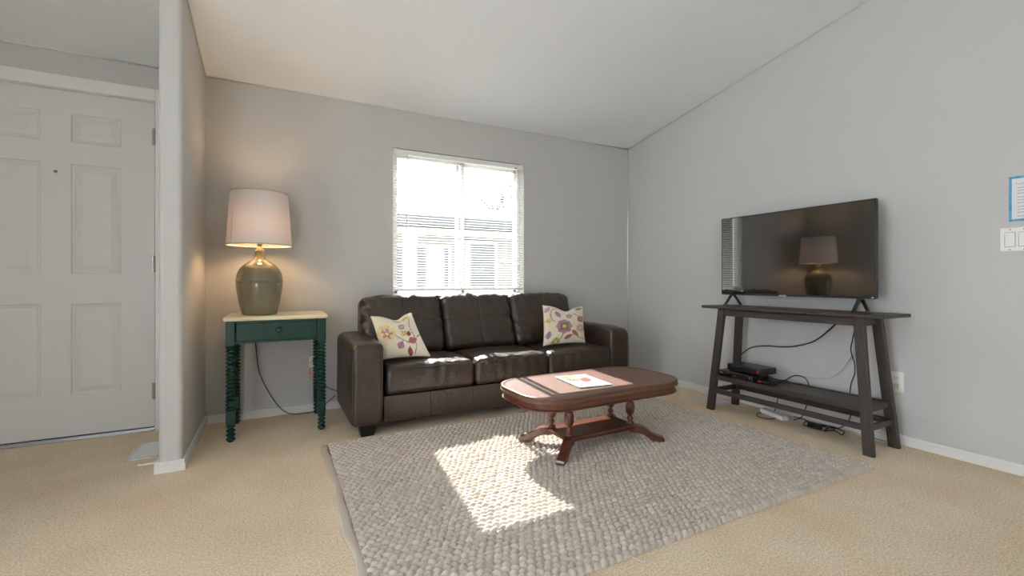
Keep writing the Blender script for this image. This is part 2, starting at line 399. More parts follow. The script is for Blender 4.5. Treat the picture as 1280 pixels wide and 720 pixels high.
# ---- mini blind
bl = thing('window_blind', 'white horizontal mini blind hanging in the window above the sofa', 'blind', (0,0,0))
yb = YB+0.022
BX0, BX1 = WX0+0.006, WX1-0.006
mb = MB(); mb.box(BX0, BX1, yb-0.019, yb+0.019, 1.901, 1.935, bev=0.003); hd = mb.build('headrail', M_blind, bl)
for x in (BX0+0.012, BX1-0.012):
    mb = MB(); mb.box(x-0.014, x+0.014, yb-0.0215, yb+0.0215, 1.897, 1.9385, bev=0.002); mb.build('bracket', M_plate, bl)
mb = MB(); pitch = 0.0212; z = 1.886; tilt = math.radians(27)
while z > 0.865:
    P = []; hw = 0.010
    for k in range(5):
        u = (k/4*2-1); yy = u*hw; zz = 0.0014*(1-u*u)
        P.append((yb+yy*math.cos(tilt)-zz*math.sin(tilt), z+yy*math.sin(tilt)+zz*math.cos(tilt)))
    top = [(y_, z_+0.0003) for (y_, z_) in P]; bot = [(y_, z_-0.0003) for (y_, z_) in reversed(P)]
    ring = top+bot
    mb.loft([[(x, y_, z_) for (y_, z_) in ring] for x in (BX0+0.003, BX1-0.003)], smooth=True)
    z -= pitch
for i in range(len(mb.sm)): mb.sm[i] = False
mb.build('slats', M_blind, bl)
mb = MB(); mb.box(BX0+0.003, BX1-0.003, yb-0.011, yb+0.011, 0.842, 0.858, bev=0.003); mb.build('bottom_rail', M_blind, bl)
for x in (BX0+0.12, (BX0+BX1)/2-0.02, BX1-0.16):
    mb = MB()
    for s in (-1, 1): mb.tube([(x, yb+s*0.0105, 1.90), (x, yb+s*0.0105, 0.85)], 0.0007, n=5, cr=False)
    mb.build('ladder_cord', M_blind, bl)
mb = MB(); mb.tube([(BX0+0.105, yb-0.024, 1.905), (BX0+0.10, yb-0.026, 1.32)], 0.0035, n=6, cr=False); mb.build('tilt_wand', M_plate, bl)
mb = MB(); mb.tube([(BX1-0.075, yb-0.024, 1.908), (BX1-0.073, yb-0.025, 1.45), (BX1-0.075, yb-0.025, 1.40)], 0.0012, n=5)
mb.lathe([(0.002,0.02),(0.0055,0.004),(0.005,0.0)], (BX1-0.075, yb-0.025, 1.385), 10); mb.build('pull_cord', M_plate, bl)
mb = MB(); mb.box(BX1-0.086, BX1-0.062, yb-0.0225, yb-0.018, 1.898, 1.906, bev=0.001); mb.build('cord_lock', M_dark_gap, bl)

# ---- wall plates
def outlet(name, label, loc, rz):
    o = thing(name, label, 'outlet', loc, rz)
    mb = MB(); mb.box(-0.036,0.036,-0.006,0.0,-0.0575,0.0575,bev=0.004); mb.build('cover_plate', M_plate, o)
    for zc in (0.0215,-0.0215):
        mb = MB(); mb.box(-0.0165,0.0165,-0.0078,-0.004,zc-0.014,zc+0.014,bev=0.003); r = mb.build('receptacle', M_plate, o)
        mb = MB()
        for x in (-0.0065,0.0065): mb.box(x-0.0011,x+0.0011,-0.0083,-0.0075,zc-0.002,zc+0.007)
        mb.box(-0.002,0.002,-0.0083,-0.0075,zc-0.010,zc-0.006); mb.build('slots', M_dark_gap, r)
    return o
outlet('wall_outlet', 'white double outlet on right wall behind the tall console leg', (XR, 1.276, 0.347), -PI/2)
outlet('wall_outlet', 'white outlet on back wall behind green table holding the pink plug', (0.232, YB, 0.330), 0)
sw = thing('light_switch', 'white two gang rocker switch plate below the blue bordered notice', 'light switch', (XR, 0.803, 1.117), -PI/2)
mb = MB(); mb.box(-0.058,0.058,-0.006,0,-0.0575,0.0575,bev=0.004); mb.build('cover_plate', M_plate, sw)
for xc in (-0.023, 0.023):
    mb = MB(); P = [(xc-0.0165,-0.006,-0.033),(xc+0.0165,-0.006,-0.033),(xc+0.0165,-0.006,0.033),(xc-0.0165,-0.006,0.033),
        (xc-0.0165,-0.008,-0.033),(xc+0.0165,-0.008,-0.033),(xc+0.0165,-0.0115,0.033),(xc-0.0165,-0.0115,0.033),(xc-0.0165,-0.0075,0.0),(xc+0.0165,-0.0075,0.0)]
    g = MB(); g.box(xc-0.0185,xc+0.0185,-0.0066,-0.005,-0.035,0.035); g.build('rocker_edge_shadow', M_rocker_shade, sw)  # grey outline: the shadowed edge round each rocker, put in as colour
    mb.add(P, [(4,5,9,8),(8,9,6,7),(0,4,8,7,3),(1,2,6,9,5),(3,7,6,2),(0,1,5,4)]); mb.build('rocker', M_plate, sw)
for xc in (-0.023,0.023):
    for zc in (-0.048,0.048): mb = MB(); mb.box(xc-0.0028,xc+0.0028,-0.0068,-0.0055,zc-0.0028,zc+0.0028,bev=0.0012); mb.build('screw', M_metal, sw)
pp = thing('wall_notice', 'printed white notice with blue border taped above the light switch', 'notice', (XR, 0.723, 1.310), -PI/2)
mb = MB(); mb.box(-0.108,0.108,-0.0012,0,-0.107,0.107); mb.build('border', M_bluepaper, pp)
mb = MB(); mb.box(-0.098,0.098,-0.0017,-0.001,-0.096,0.096); sh = mb.build('sheet', M_paper, pp)
mb = MB(); z = 0.070
for k in range(12):
    L_ = 0.05 if k in (0, 6, 11) else 0.082-random.random()*0.02
    mb.box(-0.080 if k else -0.078, -0.080+2*L_, -0.0021, -0.0016, z-0.0013, z+0.0013); z -= 0.0135 if k%3 else 0.018
mb.box(-0.086,-0.082,-0.0021,-0.0016,0.072,0.076); mb.build('printed_lines', M_ink, pp)

# ---- floor registers
def register(label, cx, cy, lx, ly):
    o = thing('floor_register', label, 'floor vent', (cx, cy, 0))
    mb = MB(); f = 0.018
    for (a,b,c,e) in ((-lx/2,lx/2,-ly/2,-ly/2+f),(-lx/2,lx/2,ly/2-f,ly/2),(-lx/2,-lx/2+f,-ly/2,ly/2),(lx/2-f,lx/2,-ly/2,ly/2)): mb.box(a,b,c,e,0.0005,0.007,bev=0.002)
    mb.build('frame', M_trim, o)
    mb = MB(); y = -ly/2+f+0.004
    while y < ly/2-f: mb.box(-lx/2+f-0.001, lx/2-f+0.001, y-0.0028, y+0.0028, 0.001, 0.0055); y += 0.0085
    mb.box(-0.004,0.004,-ly/2+f,ly/2-f,0.001,0.005); mb.build('louvers', M_plate, o)
    mb = MB(); mb.box(-lx/2+f-0.002, lx/2-f+0.002, -ly/2+f-0.002, ly/2-f+0.002, 0.0003, 0.0009); mb.build('damper', M_dark_gap if False else M_fascia, o)
register('white metal floor vent beside the partition near the front door', -0.615, 3.085, 0.145, 0.28)
register('white metal floor vent by right wall behind the console leg', 2.985, 2.385, 0.14, 0.28)
ds = thing('door_stop', 'white rod door stop on the partition baseboard near the floor vent', 'door stop', (XW0-0.013, 2.765, 0.030))
mb = MB(); prof = [(0.011,0.0),(0.011,0.003),(0.0042,0.006),(0.0042,0.062),(0.006,0.064)]; mb.lathe(prof, n=14); r = mb.build('rod', M_plate, ds); r.rotation_euler = (0,-PI/2,0)
mb = MB(); mb.lathe([(0.0065,0.062),(0.0075,0.066),(0.0065,0.076),(0.003,0.078)], n=14); r = mb.build('rubber_tip', M_trim, ds); r.rotation_euler = (0,-PI/2,0)

# ------------------------------------------------------------------ sofa
sf = thing('sofa', 'dark brown leather three seat sofa under the window', 'sofa', (1.4335, 3.105, 0), math.radians(1.0))
T = Matrix.Translation
def nz(p, s, o=0): return mnoise.noise(Vector((p.x*s+o, p.y*s, p.z*s+o*0.7)))
for s in (-1, 1):
    hx, hy, hz = 0.0925, 0.325, 0.246
    def fn(p, s=s):
        u, v, w_ = p.x/hx, p.y/hy, p.z/hz
        q = p.copy()
        q.x += s*0.012*(1-v*v)*(1-w_*w_)*(1 if u*s > 0 else 0)
        if w_ > 0.6: q.z += 0.010*(1-u*u)*(1 if w_ > 0.9 else 0.4) - 0.022*max(0, (-v-0.35)/0.65)**2 - 0.006*s*u*1.0
        k = 0.003*nz(p, 9, 3*s)
        q += Vector((k, k, k*1.2))
        return q
    mb = soft((hx, hy, hz), 0.034, 5, (6, 22, 16), fn, T((s*(0.873+hx), -0.022, 0.061+hz)))
    arm = mb.build('arm', M_leather, sf)
    # welt around the front panel of the arm
    xa, xb = s*0.873+s*0.012, s*(0.873+2*hx)-s*0.012
    x_in, x_out = (xa, xb)
    pts = [(x_out, -0.340, 0.085), (x_out+s*0.004, -0.343, 0.30), (x_out, -0.340, 0.48), (x_out-s*0.02, -0.338, 0.511), (s*(0.873+hx), -0.338, 0.519), (x_in+s*0.02, -0.338, 0.515), (x_in, -0.340, 0.485), (x_in, -0.342, 0.085)]
    m2 = MB(); m2.tube(pts, 0.0035, n=6, samp=6); m2.build('piping', M_leather, arm)
# base rail of six stitched panels
mb = MB(); x = -0.872; pw = 1.744/6
for k in range(6): mb.box(x+0.0002, x+pw-0.0002, -0.333, 0.20, 0.068, 0.226, bev=0.004, seg=2); x += pw
mb.build('base_rail', M_leather, sf)
mb = MB(); mb.box(-0.86, 0.86, -0.28, 0.26, 0.055, 0.09); mb.build('underside', M_dark_gap, sf)
for k in range(3):
    hx, hy, hz = 0.2895, 0.262, 0.085
    def fn(p, k=k):
        u, v, w_ = p.x/hx, p.y/hy, p.z/hz; q = p.copy()
        cu = max(0, 1-u*u); cv = max(0, 1-v*v)
        if w_ > 0: q.z += w_*(0.020*cu**0.6*cv**0.5) + (0.006*nz(p, 7, 5+k)+0.004*nz(p, 17, 9*k))*w_
        front = max(0, -v-0.9)*10
        q.y -= 0.014*cu*(1-w_*w_)*(1 if v < -0.9 else 0)
        # creases gathered under the front seam
        if v < -0.85: q.y += 0.012*math.sin(u*21+3*nz(p,5,k))*max(0, w_*0.6+0.55)*abs(nz(p, 6, 2+k)*2)
        q.x *= 1-0.006*(w_*w_)
        return q
    mb = soft((hx, hy, hz), 0.034, 6, (26, 18, 6), fn, T(((k-1)*0.5815+0.012, -0.083, 0.312)))
    sc = mb.build('seat_cushion', M_leather, sf)
    m2 = MB(); xc = (k-1)*0.5815+0.012
    m2.tube([(xc-0.278, -0.325, 0.371), (xc-0.262,-0.341,0.377), (xc-0.15,-0.349,0.386), (xc,-0.352,0.388), (xc+0.15,-0.349,0.386), (xc+0.262,-0.341,0.377), (xc+0.278,-0.325,0.371)], 0.0032, n=6, samp=8); m2.build('piping', M_leather, sc)
# back: frame and three leaning cushions
mb = soft((0.897, 0.060, 0.345), 0.05, 6, (10, 2, 8), lambda p: Vector((p.x, p.y+0.00*p.z, p.z)), T((-0.022, 0.268, 0.420)))
mb.build('back_frame', M_leather, sf)
for k in range(3):
    hx, hy, hz = 0.297, 0.076, 0.218
    out = k-1
    def fn(p, k=k, out=out):
        u, v, w_ = p.x/hx, p.y/hy, p.z/hz; q = p.copy()
        cu = max(0, 1-u*u); cw = max(0, 1-w_*w_)
        if v < 0: q.y += v*(0.024*cu**0.5*cw**0.5)
        # groove at the cross seams
        if v < -0.5:
            q.y += 0.0055*math.exp(-(p.x/0.007)**2)+0.0055*math.exp(-((p.z-0.02)/0.007)**2)
            e = max(0, abs(u)-0.62)/0.38
            q.y += 0.016*e*math.sin(w_*13+2.5*nz(p, 6, k)+k)*abs(nz(p,5,7+k))*1.6
            b = max(0, -w_-0.55)/0.45
            q.y += 0.011*b*math.sin(u*17+k)*abs(nz(p,6,k+3))*1.6
            t = max(0, w_-0.5)/0.5
            q.y += 0.013*t*math.sin(u*19+2*k+3*nz(p,5,k))*abs(nz(p,7,k+5))*1.6
        q.z += 0.010*cu*(1 if w_ > 0 else 0)*w_ + 0.006*nz(p, 8, 4+k)*max(0, w_)
        q += Vector((0, 0.006*nz(p, 7, k*3), 0))
        # pinched bottom
        q.x *= 1-0.05*max(0, -w_-0.3)*0.5
        # softer outer top corners on the end cushions
        if out*u > 0.6 and w_ > 0.5: q.z -= 0.06*(out*u-0.6)*(w_-0.5)
        return q
    M = T(((k-1)*0.588-0.035, 0.198, 0.592)) @ Matrix.Rotation(math.radians(-20), 4, 'X')
    mb = soft((hx, hy, hz), 0.05, 6, (72, 4, 52), fn, M)
    mb.build('back_cushion', M_leather, sf)
for (sx, sy) in ((-1,-1),(1,-1),(-1,1),(1,1)):
    xc, yc = sx*0.965, -0.285 if sy < 0 else 0.24
    mb = MB(); mb.loft([[(xc+a*0.036, yc+b*0.036, 0.0) for a,b in ((-1,-1),(1,-1),(1,1),(-1,1))], [(xc+a*0.048, yc+b*0.048, 0.075) for a,b in ((-1,-1),(1,-1),(1,1),(-1,1))]])
    mb.build('leg', M_black_wood, sf)

# ------------------------------------------------------------------ throw pillows with embroidered flowers
def paint(uv, shapes, base):
    col = np.tile(np.array(base[:3]), (len(uv), 1))
    for sh in shapes:
        kind = sh[0]
        if kind == 'flower':
            _, cx, cy, R, pet, pc, pc2, cc = sh
            dx, dy = uv[:,0]-cx, uv[:,1]-cy; r = np.hypot(dx, dy); a = np.arctan2(dy, dx)
            edge = R*(0.94+0.06*np.cos(a*pet))
            m = r < edge; seg = (np.floor((a/(2*PI)+1)*pet+0.5).astype(int) % 2 == 0)
            col[m & seg] = pc[:3]; col[m & ~seg] = pc2[:3]
            ring = (r > R*0.40) & (r < R*0.48); col[ring] = lin(70,62,60)[:3]
            m2 = r <= R*0.40; col[m2] = cc[:3]
            col[r < R*0.16] = lin(236,214,120)[:3]
        elif kind == 'leaf':
            _, cx, cy, L_, W_, ang, c1 = sh
            dx, dy = uv[:,0]-cx, uv[:,1]-cy
            p = dx*math.cos(ang)+dy*math.sin(ang); q = -dx*math.sin(ang)+dy*math.cos(ang)
            t = np.clip(p/L_, -1, 1); wd = W_*(1-t*t)*(1-0.35*t)
            m = (np.abs(p) < L_) & (np.abs(q) < wd); col[m] = c1[:3]
            col[m & (np.abs(q) < 0.018)] = np.array(c1[:3])*0.55
        elif kind == 'stem':
            _, pts, wdt, c1 = sh
            P = np.array(pts); S = []
            for i in range(len(P)-1):
                for t in np.linspace(0,1,24,endpoint=False): S.append(P[i]*(1-t)+P[i+1]*t)
            S = np.array(S); dmin = np.min(np.hypot(uv[:,None,0]-S[None,:,0], uv[:,None,1]-S[None,:,1]), axis=1)
            col[dmin < wdt] = c1[:3]
    return np.hstack([col, np.ones((len(col),1))])
def arc(cx, cy, R, a0, a1, n=10): return [(cx+R*math.cos(a0+(a1-a0)*k/n), cy+R*math.sin(a0+(a1-a0)*k/n)) for k in range(n+1)]
MAUVE, ROSE, PINKC, GOLD, OLIVE, TAUPE, BERRY = lin(172,134,150), lin(176,110,116), lin(206,168,172), lin(222,196,120), lin(164,158,82), lin(110,98,100), lin(150,74,74)
def pillow(label, BL, BR, TR, TL, thick, dip, shapes, name='throw_pillow'):
    BL, BR, TR, TL = map(Vector, (BL, BR, TR, TL)); n = 90
    nrm = ((BR-BL).cross(TL-BL)).normalized()            # front normal
    ctr = (BL+BR+TR+TL)/4
    V = []; uv = []
    us = np.linspace(-1, 1, n+1)
    for side in (1, -1):
        for j in range(n+1):
            for i in range(n+1):
                u, v = us[i], us[j]
                pu = u*(1-0.06*(1-v*v)); pv = v*(1-0.06*(1-u*u))
                pv -= dip*math.exp(-((u-0.08)/0.42)**2)*((v+1)/2)**2.5
                s, t = (pu+1)/2, (pv+1)/2
                p = BL*(1-s)*(1-t)+BR*s*(1-t)+TR*s*t+TL*(1-s)*t
                b = thick*(max(0,(1-u*u))*max(0,(1-v*v)))**0.42
                b *= 1+0.10*mnoise.noise(Vector((u*2.2, v*2.2, side*3+thick*40)))
                b += thick*0.10*(1-u*u)*(1-v*v)*mnoise.noise(Vector((u*5, v*5, side*7)))
                V.append(p+nrm*b*side-ctr); uv.append((u, v))
    F = []; m = (n+1)*(n+1)
    for j in range(n):
        for i in range(n):
            a = j*(n+1)+i; F.append((a, a+1, a+n+2, a+n+1)); F.append((m+a, m+a+n+1, m+a+n+2, m+a+1))
    r = thing(name, label, 'pillow', ctr)
    mb = MB(); mb.add(V, F, True); o = mb.build('pillow_cover', M_pillow, r)
    uvn = np.array(uv); cols = paint(uvn, shapes, lin(228,218,194)); cols[m:, :3] = lin(226,216,192)[:3]
    color_attr(o, cols)
    # corded seam around the edge
    edge = [V[j*(n+1)+i] for (i, j) in [(i,0) for i in range(0,n,6)]+[(n,j) for j in range(0,n,6)]+[(i,n) for i in range(n,0,-6)]+[(0,j) for j in range(n,0,-6)]]
    e = MB(); e.tube(edge+[edge[0]], 0.0022, n=5, samp=2); e.build('seam', M_bind, o)
    return r
shL = [('stem', arc(0.35,0.75,1.0,-1.2,-0.25), 0.018, TAUPE), ('stem', [(-0.25,0.0),(0.0,-0.28),(0.25,-0.42),(0.5,-0.45)], 0.018, TAUPE), ('stem', [(0.72,0.75),(0.55,0.3),(0.62,-0.2),(0.55,-0.6),(0.35,-0.95)], 0.016, TAUPE),
       ('flower', -0.62, 0.12, 0.40, 12, GOLD, lin(224,206,150), lin(214,176,110)), ('flower', -0.60, 0.06, 0.26, 10, MAUVE, lin(222,190,180), lin(226,190,110)),
       ('flower', 0.16, 0.42, 0.17, 14, MAUVE, PINKC, PINKC), ('flower', 0.18, 0.06, 0.16, 9, OLIVE, lin(222,212,150), GOLD),
       ('leaf', 0.40, 0.02, 0.15, 0.10, 1.1, BERRY), ('leaf', -0.12, -0.50, 0.22, 0.15, 0.9, MAUVE), ('leaf', 0.48, -0.32, 0.24, 0.15, 0.3, ROSE),
       ('leaf', 0.20, -0.80, 0.22, 0.11, 1.4, BERRY), ('leaf', 0.05, 0.80, 0.22, 0.07, -0.2, lin(200,180,176)), ('leaf', 0.5, 0.8, 0.2, 0.08, 0.1, GOLD)]
pillow('cream floral throw pillow with yellow flower, leaning at the sofa arm near the lamp',
       (0.585,2.900,0.425), (0.893,2.885,0.425), (0.815,3.070,0.700), (0.535,3.010,0.690), 0.052, 0.24, shL)
shR = [('stem', arc(-0.35,0.45,0.42,1.2,4.2), 0.016, TAUPE), ('stem', [(-0.18,-0.35),(-0.22,-0.65),(-0.35,-0.92)], 0.018, TAUPE), ('stem', [(0.35,0.65),(0.6,0.4),(0.62,0.1)], 0.016, TAUPE), ('stem', [(0.3,-0.4),(0.55,-0.75),(0.9,-0.85)], 0.016, TAUPE),
       ('flower', -0.15, -0.16, 0.40, 8, MAUVE, lin(168,120,140), OLIVE), ('leaf', -0.42, 0.50, 0.20, 0.13, -1.1, MAUVE), ('flower', 0.12, 0.50, 0.17, 10, MAUVE, PINKC, PINKC),
       ('flower', 0.75, 0.22, 0.20, 7, ROSE, MAUVE, ROSE), ('flower', 0.72, -0.28, 0.26, 9, lin(222,190,150), PINKC, lin(200,190,120)), ('leaf', 0.42, -0.55, 0.24, 0.12, -0.7, lin(190,120,96)),
       ('leaf', 0.08, -0.72, 0.24, 0.10, 0.5, ROSE), ('leaf', -0.85, -0.55, 0.2, 0.12, 1.4, MAUVE), ('flower', -0.5, -0.92, 0.20, 8, OLIVE, lin(190,180,90), GOLD), ('flower', -0.85, 0.15, 0.15, 8, GOLD, lin(226,206,150), GOLD),
       ('leaf', -0.85, 0.75, 0.2, 0.10, 0.9, PINKC), ('leaf', 0.7, 0.85, 0.22, 0.08, 0.0, OLIVE)]
pillow('cream floral throw pillow with mauve flower, at the far end of sofa by the corner',
       (1.795,2.945,0.425), (2.195,2.955,0.425), (2.268,3.085,0.705), (1.868,3.075,0.725), 0.050, 0.26, shR)

# ------------------------------------------------------------------ area rug
RX0, RX1, RY0, RY1 = 0.217, 2.605, 1.150, 2.715
def make_rug():
    r = thing('area_rug', 'chunky woven grey beige rug lying on the carpet under the coffee table', 'rug', ((RX0+RX1)/2, (RY0+RY1)/2, 0))
    cx, cy = (RX0+RX1)/2, (RY0+RY1)/2
    st = 0.0043; x0 = RX0+0.032
    nx, ny = int((RX1-x0)/st), int((RY1-RY0)/st)
    X, Y = np.meshgrid(np.linspace(x0, RX1, nx+1), np.linspace(RY0, RY1, ny+1))
    X2 = X+0.004*np.sin(Y*9)+0.003*np.sin(Y*23+1); Y2 = Y+0.004*np.sin(X*7)+0.002*np.sin(X*19)
    px, py = 0.0305, 0.0255
    H = np.zeros_like(X); S = np.zeros_like(X, dtype=int)
    row0 = np.floor((Y2-RY0)/py).astype(int)
    rnd = rng.random((90, 120, 3))
    for dr in (-1, 0, 1):
        row = row0+dr; off = np.where(row % 2 == 0, 0.0, 0.5)
        col0 = np.floor((X2-x0)/px-off).astype(int)
        for dc in (-1, 0, 1):
            col = col0+dc; rr = rnd[row % 90, col % 120]
            ccx = x0+(col+off+0.5)*px+(rr[...,0]-0.5)*0.004; ccy = RY0+(row+0.5)*py+(rr[...,1]-0.5)*0.004
            an = np.where(row % 2 == 0, -0.30, 0.12)
            dx, dy = X2-ccx, Y2-ccy
            p = dx*np.cos(an)+dy*np.sin(an); q = -dx*np.sin(an)+dy*np.cos(an)
            d = 1-(p/0.0192)**2-(q/0.0127)**2
            d = np.where((ccy < RY0+0.009) | (ccy > RY1-0.009) | (ccx > RX1-0.012), -1, d)
            hh = np.where(d > 0, np.sqrt(np.maximum(d, 0)), 0)*(0.0175+0.005*rr[...,2])
            hit = hh > H; H = np.where(hit, hh, H); S = np.where(hit, (row % 90)*120+(col % 120), S)
    # ragged outer edge
    Z = 0.0025+H
    edge = np.minimum(np.minimum(RX1-X, Y-RY0), RY1-Y)
    Z = np.where(edge < 0.002, 0.001, Z)
    lowedge = (edge < 0.012) & (H < 0.004); Z = np.where(lowedge, 0.001, Z)
    V = np.stack([X-cx, Y-cy, Z], -1).reshape(-1, 3)
    a = (np.arange(ny)[:,None]*(nx+1)+np.arange(nx)[None,:]).reshape(-1)
    F = np.stack([a, a+1, a+nx+2, a+nx+1], 1)
    me = bpy.data.meshes.new('pile'); me.vertices.add(len(V)); me.vertices.foreach_set('co', V.astype(np.float32).ravel())
    me.loops.add(len(F)*4); me.loops.foreach_set('vertex_index', F.astype(np.int32).ravel())
    me.polygons.add(len(F)); me.polygons.foreach_set('loop_start', np.arange(0, len(F)*4, 4, dtype=np.int32)); me.update(calc_edges=True)
    me.polygons.foreach_set('use_smooth', np.ones(len(F), dtype=bool)); me.materials.append(M_rug)
    o = bpy.data.objects.new('woven_pile', me); C.objects.link(o); o.parent = r
    tone = rng.random(90*120)
    c0, c1, cg = np.array(lin(187,175,162)[:3]), np.array(lin(207,196,183)[:3]), np.array(lin(230,224,214)[:3])
    t = tone[S.ravel()][:,None]
    blot = (0.5+0.5*np.sin(X.ravel()*2.1+1)*np.sin(Y.ravel()*2.7))[:,None]
    col = c0*(1-t)+c1*t; col = col*(0.95+0.07*blot)
    low = np.clip((0.0045-H.ravel())/0.0045, 0, 1)[:,None]*(tone[(S.ravel()*7+13) % 10800][:,None] > 0.8)
    col = col*(1-low)+cg*low
    color_attr(o, np.hstack([col, np.ones((len(col),1))]))
    # turned cloth binding down the short end
    mb = MB(); n = 60; P = []
    prof = [(-0.002,0.001),(0.0,0.006),(0.006,0.0085),(0.030,0.0085),(0.038,0.006),(0.042,0.001)]
    rings = []
    for k in range(n+1):
        y = RY0+0.004+(RY1-RY0-0.012)*k/n; wv = 0.006*math.sin(y*9.0+0.5)+0.004*math.sin(y*21)
        rings.append([(RX0+wv+px_-cx, y-cy, z_) for (px_, z_) in prof])
    mb.loft(rings, smooth=True); mb.build('binding', M_bind, r)
    mb = MB(); mb.tube([(1.03-cx,1.165-cy,0.012),(1.045-cx,1.140-cy,0.006),(1.06-cx,1.115-cy,0.003),(1.10-cx,1.105-cy,0.003)], 0.0012, n=5); mb.build('loose_thread', M_paper, r)
    return r
make_rug()
RUGZ = 0.016

# ------------------------------------------------------------------ coffee table
ct = thing('coffee_table', 'reddish mahogany trestle coffee table standing on the woven rug', 'coffee table', (1.568, 2.054, 0), math.radians(1.2))
def rrect(hx, hy, r, z, n=10, bow=0.0):
    o = []
    for (sx, sy, a0) in ((1,-1,-PI/2),(1,1,0),(-1,1,PI/2),(-1,-1,PI)):
        for k in range(n+1):
            a = a0+k/n*PI/2; x = sx*(hx-r)+r*math.cos(a); y = sy*(hy-r)+r*math.sin(a)
            o.append((x, y, z))
        # subdivide straight runs by leaving them to the loft
    return o
HX, HY, RR = 0.510, 0.260, 0.175
def R_(ins, z): return rrect(HX-ins, HY-ins, RR-ins*0.6, z, 12)
mb = MB(); mb.loft([R_(0.030,0.330), R_(0.006,0.330), R_(0.002,0.333), R_(0.000,0.338), R_(0.002,0.343), R_(0.008,0.3465), R_(0.004,0.350), R_(0.0025,0.355), R_(0.004,0.3605), R_(0.010,0.3625), R_(0.016,0.3610), R_(0.020,0.3585), R_(0.024,0.3580), R_(0.20,0.3580)], smooth=True)
mb.build('table_top', M_mahog_top, ct)
mb = MB(); mb.loft([R_(0.040,0.292), R_(0.012,0.292), R_(0.008,0.294), R_(0.008,0.299), R_(0.014,0.301), R_(0.016,0.303), R_(0.016,0.331), R_(0.040,0.331)], smooth=False)
mb.build('apron', M_mahog, ct)
for x in (-0.212, 0.212): mb = MB(); mb.box(x-0.03, x+0.03, -0.12, 0.12, 0.272, 0.332, bev=0.004); mb.build('cross_batten', M_mahog, ct)
mb = MB(); mb.loft([rrect(0.236,0.116,0.006,0.084,3), rrect(0.238,0.118,0.008,0.087,3), rrect(0.238,0.118,0.008,0.096,3), rrect(0.234,0.114,0.006,0.100,3), rrect(0.232,0.112,0.006,0.106,3), rrect(0.225,0.105,0.006,0.108,3)])
mb.build('shelf', M_mahog, ct)
def flute(r, z, a): return 1.1*r*(1-0.13*abs(math.sin(a*5))) if 0.062 < z < 0.113 else 1.1*r
bprof = [(0.016,0.0),(0.019,0.002),(0.019,0.010),(0.012,0.014),(0.010,0.020),(0.0145,0.026),(0.0165,0.032),(0.0145,0.038),(0.010,0.044),(0.0095,0.050),(0.012,0.054),(0.0165,0.058),(0.0205,0.063),(0.0225,0.070),(0.0235,0.080),(0.0240,0.095),(0.0235,0.108),(0.0225,0.112),(0.0185,0.116),(0.0195,0.119),(0.0195,0.124),(0.012,0.128),(0.0115,0.137),(0.015,0.143),(0.015,0.166)]
for (sx, sy) in ((-1,-1),(1,-1),(-1,1),(1,1)):
    mb = MB(); mb.lathe(bprof, (sx*0.212, sy*0.083, 0.108), 42, flute); mb.build('baluster', M_mahog_v, ct)
for (sx, sy) in ((-1,-1),(1,-1),(-1,1),(1,1)):
    # splayed scrolled foot: side profile swept to its width, set diagonally
    top = [(0.0,0.084),(0.040,0.084),(0.068,0.079),(0.095,0.065),(0.120,0.046),(0.145,0.033),(0.168,0.026),(0.186,0.020)]
    bot = [(0.190,0.010),(0.187,0.0),(0.150,0.0),(0.128,0.0),(0.118,0.004),(0.100,0.018),(0.078,0.033),(0.048,0.042),(0.0,0.044)]
    prof = top+bot; wdt = 0.021
    a = math.atan2(sy*0.115, sx*0.145)
    ox, oy = sx*0.205, sy*0.085
    def ring(off, ins):
        o = []
        for (s_, z_) in prof:
            o.append((ox+s_*math.cos(a)-off*math.sin(a), oy+s_*math.sin(a)+off*math.cos(a), z_+0.0235))
        return o
    mb = MB(); n = len(prof)
    mb.add(ring(-wdt,0)+ring(wdt,0), [tuple(range(n)), tuple(range(2*n-1,n-1,-1))]+[(i, n+i, n+(i+1)%n, (i+1)%n) for i in range(n)])
    mb.build('foot', M_mahog, ct)
# magazine
mg = thing('magazine', 'white covered magazine lying open side down on the coffee table', 'magazine', (1.508, 2.055, 0.3590), math.radians(-5))
mg['label'] = 'white covered magazine with food photo lying on the coffee table'
mb = MB()
for k in range(5): mb.box(-0.099+0.0006*k, 0.099-0.0008*k, -0.137, 0.137, 0.0003+k*0.0012, 0.0012+k*0.0012)
mb.build('pages', M_paper, mg)
n1, n2 = 60, 80
mb = MB(); V = []; F = []
for j in range(n2+1):
    for i in range(n1+1):
        u, v = i/n1*2-1, j/n2*2-1; V.append((u*0.100, v*0.1385, 0.0068+0.0012*(1-u)*(0.5)+0.0006*math.sin(v*3)*(1-u)*0.3))
nv = len(V); V += [(x,y,z-0.0004) for (x,y,z) in V]
for j in range(n2):
    for i in range(n1):
        a = j*(n1+1)+i; F.append((a,a+1,a+n1+2,a+n1+1)); F.append((nv+a,nv+a+n1+1,nv+a+n1+2,nv+a+1))
mb.add(V, F, True); o = mb.build('cover', M_print, mg)
uv = np.array([(i/n1*2-1, j/n2*2-1) for j in range(n2+1) for i in range(n1+1)])
shp = [('leaf',-0.55,0.72,0.40,0.2,0.5,lin(116,132,56)),('leaf',0.0,0.85,0.4,0.14,0.0,lin(140,152,84)),('flower',0.22,0.12,0.58,30,lin(176,150,140),lin(165,138,128),lin(140,84,72)),('flower',-0.50,0.22,0.34,20,lin(140,108,98),lin(156,122,112),lin(120,70,60)),
       ('leaf',0.25,0.0,0.40,0.24,0.5,lin(136,74,64)),('leaf',0.05,0.38,0.30,0.10,-0.3,lin(150,150,120)),('leaf',0.5,0.35,0.30,0.08,-0.8,lin(120,104,104)),('leaf',0.58,-0.1,0.34,0.05,1.9,lin(130,120,124)),('leaf',-0.25,0.05,0.2,0.08,0.9,lin(150,110,90))]
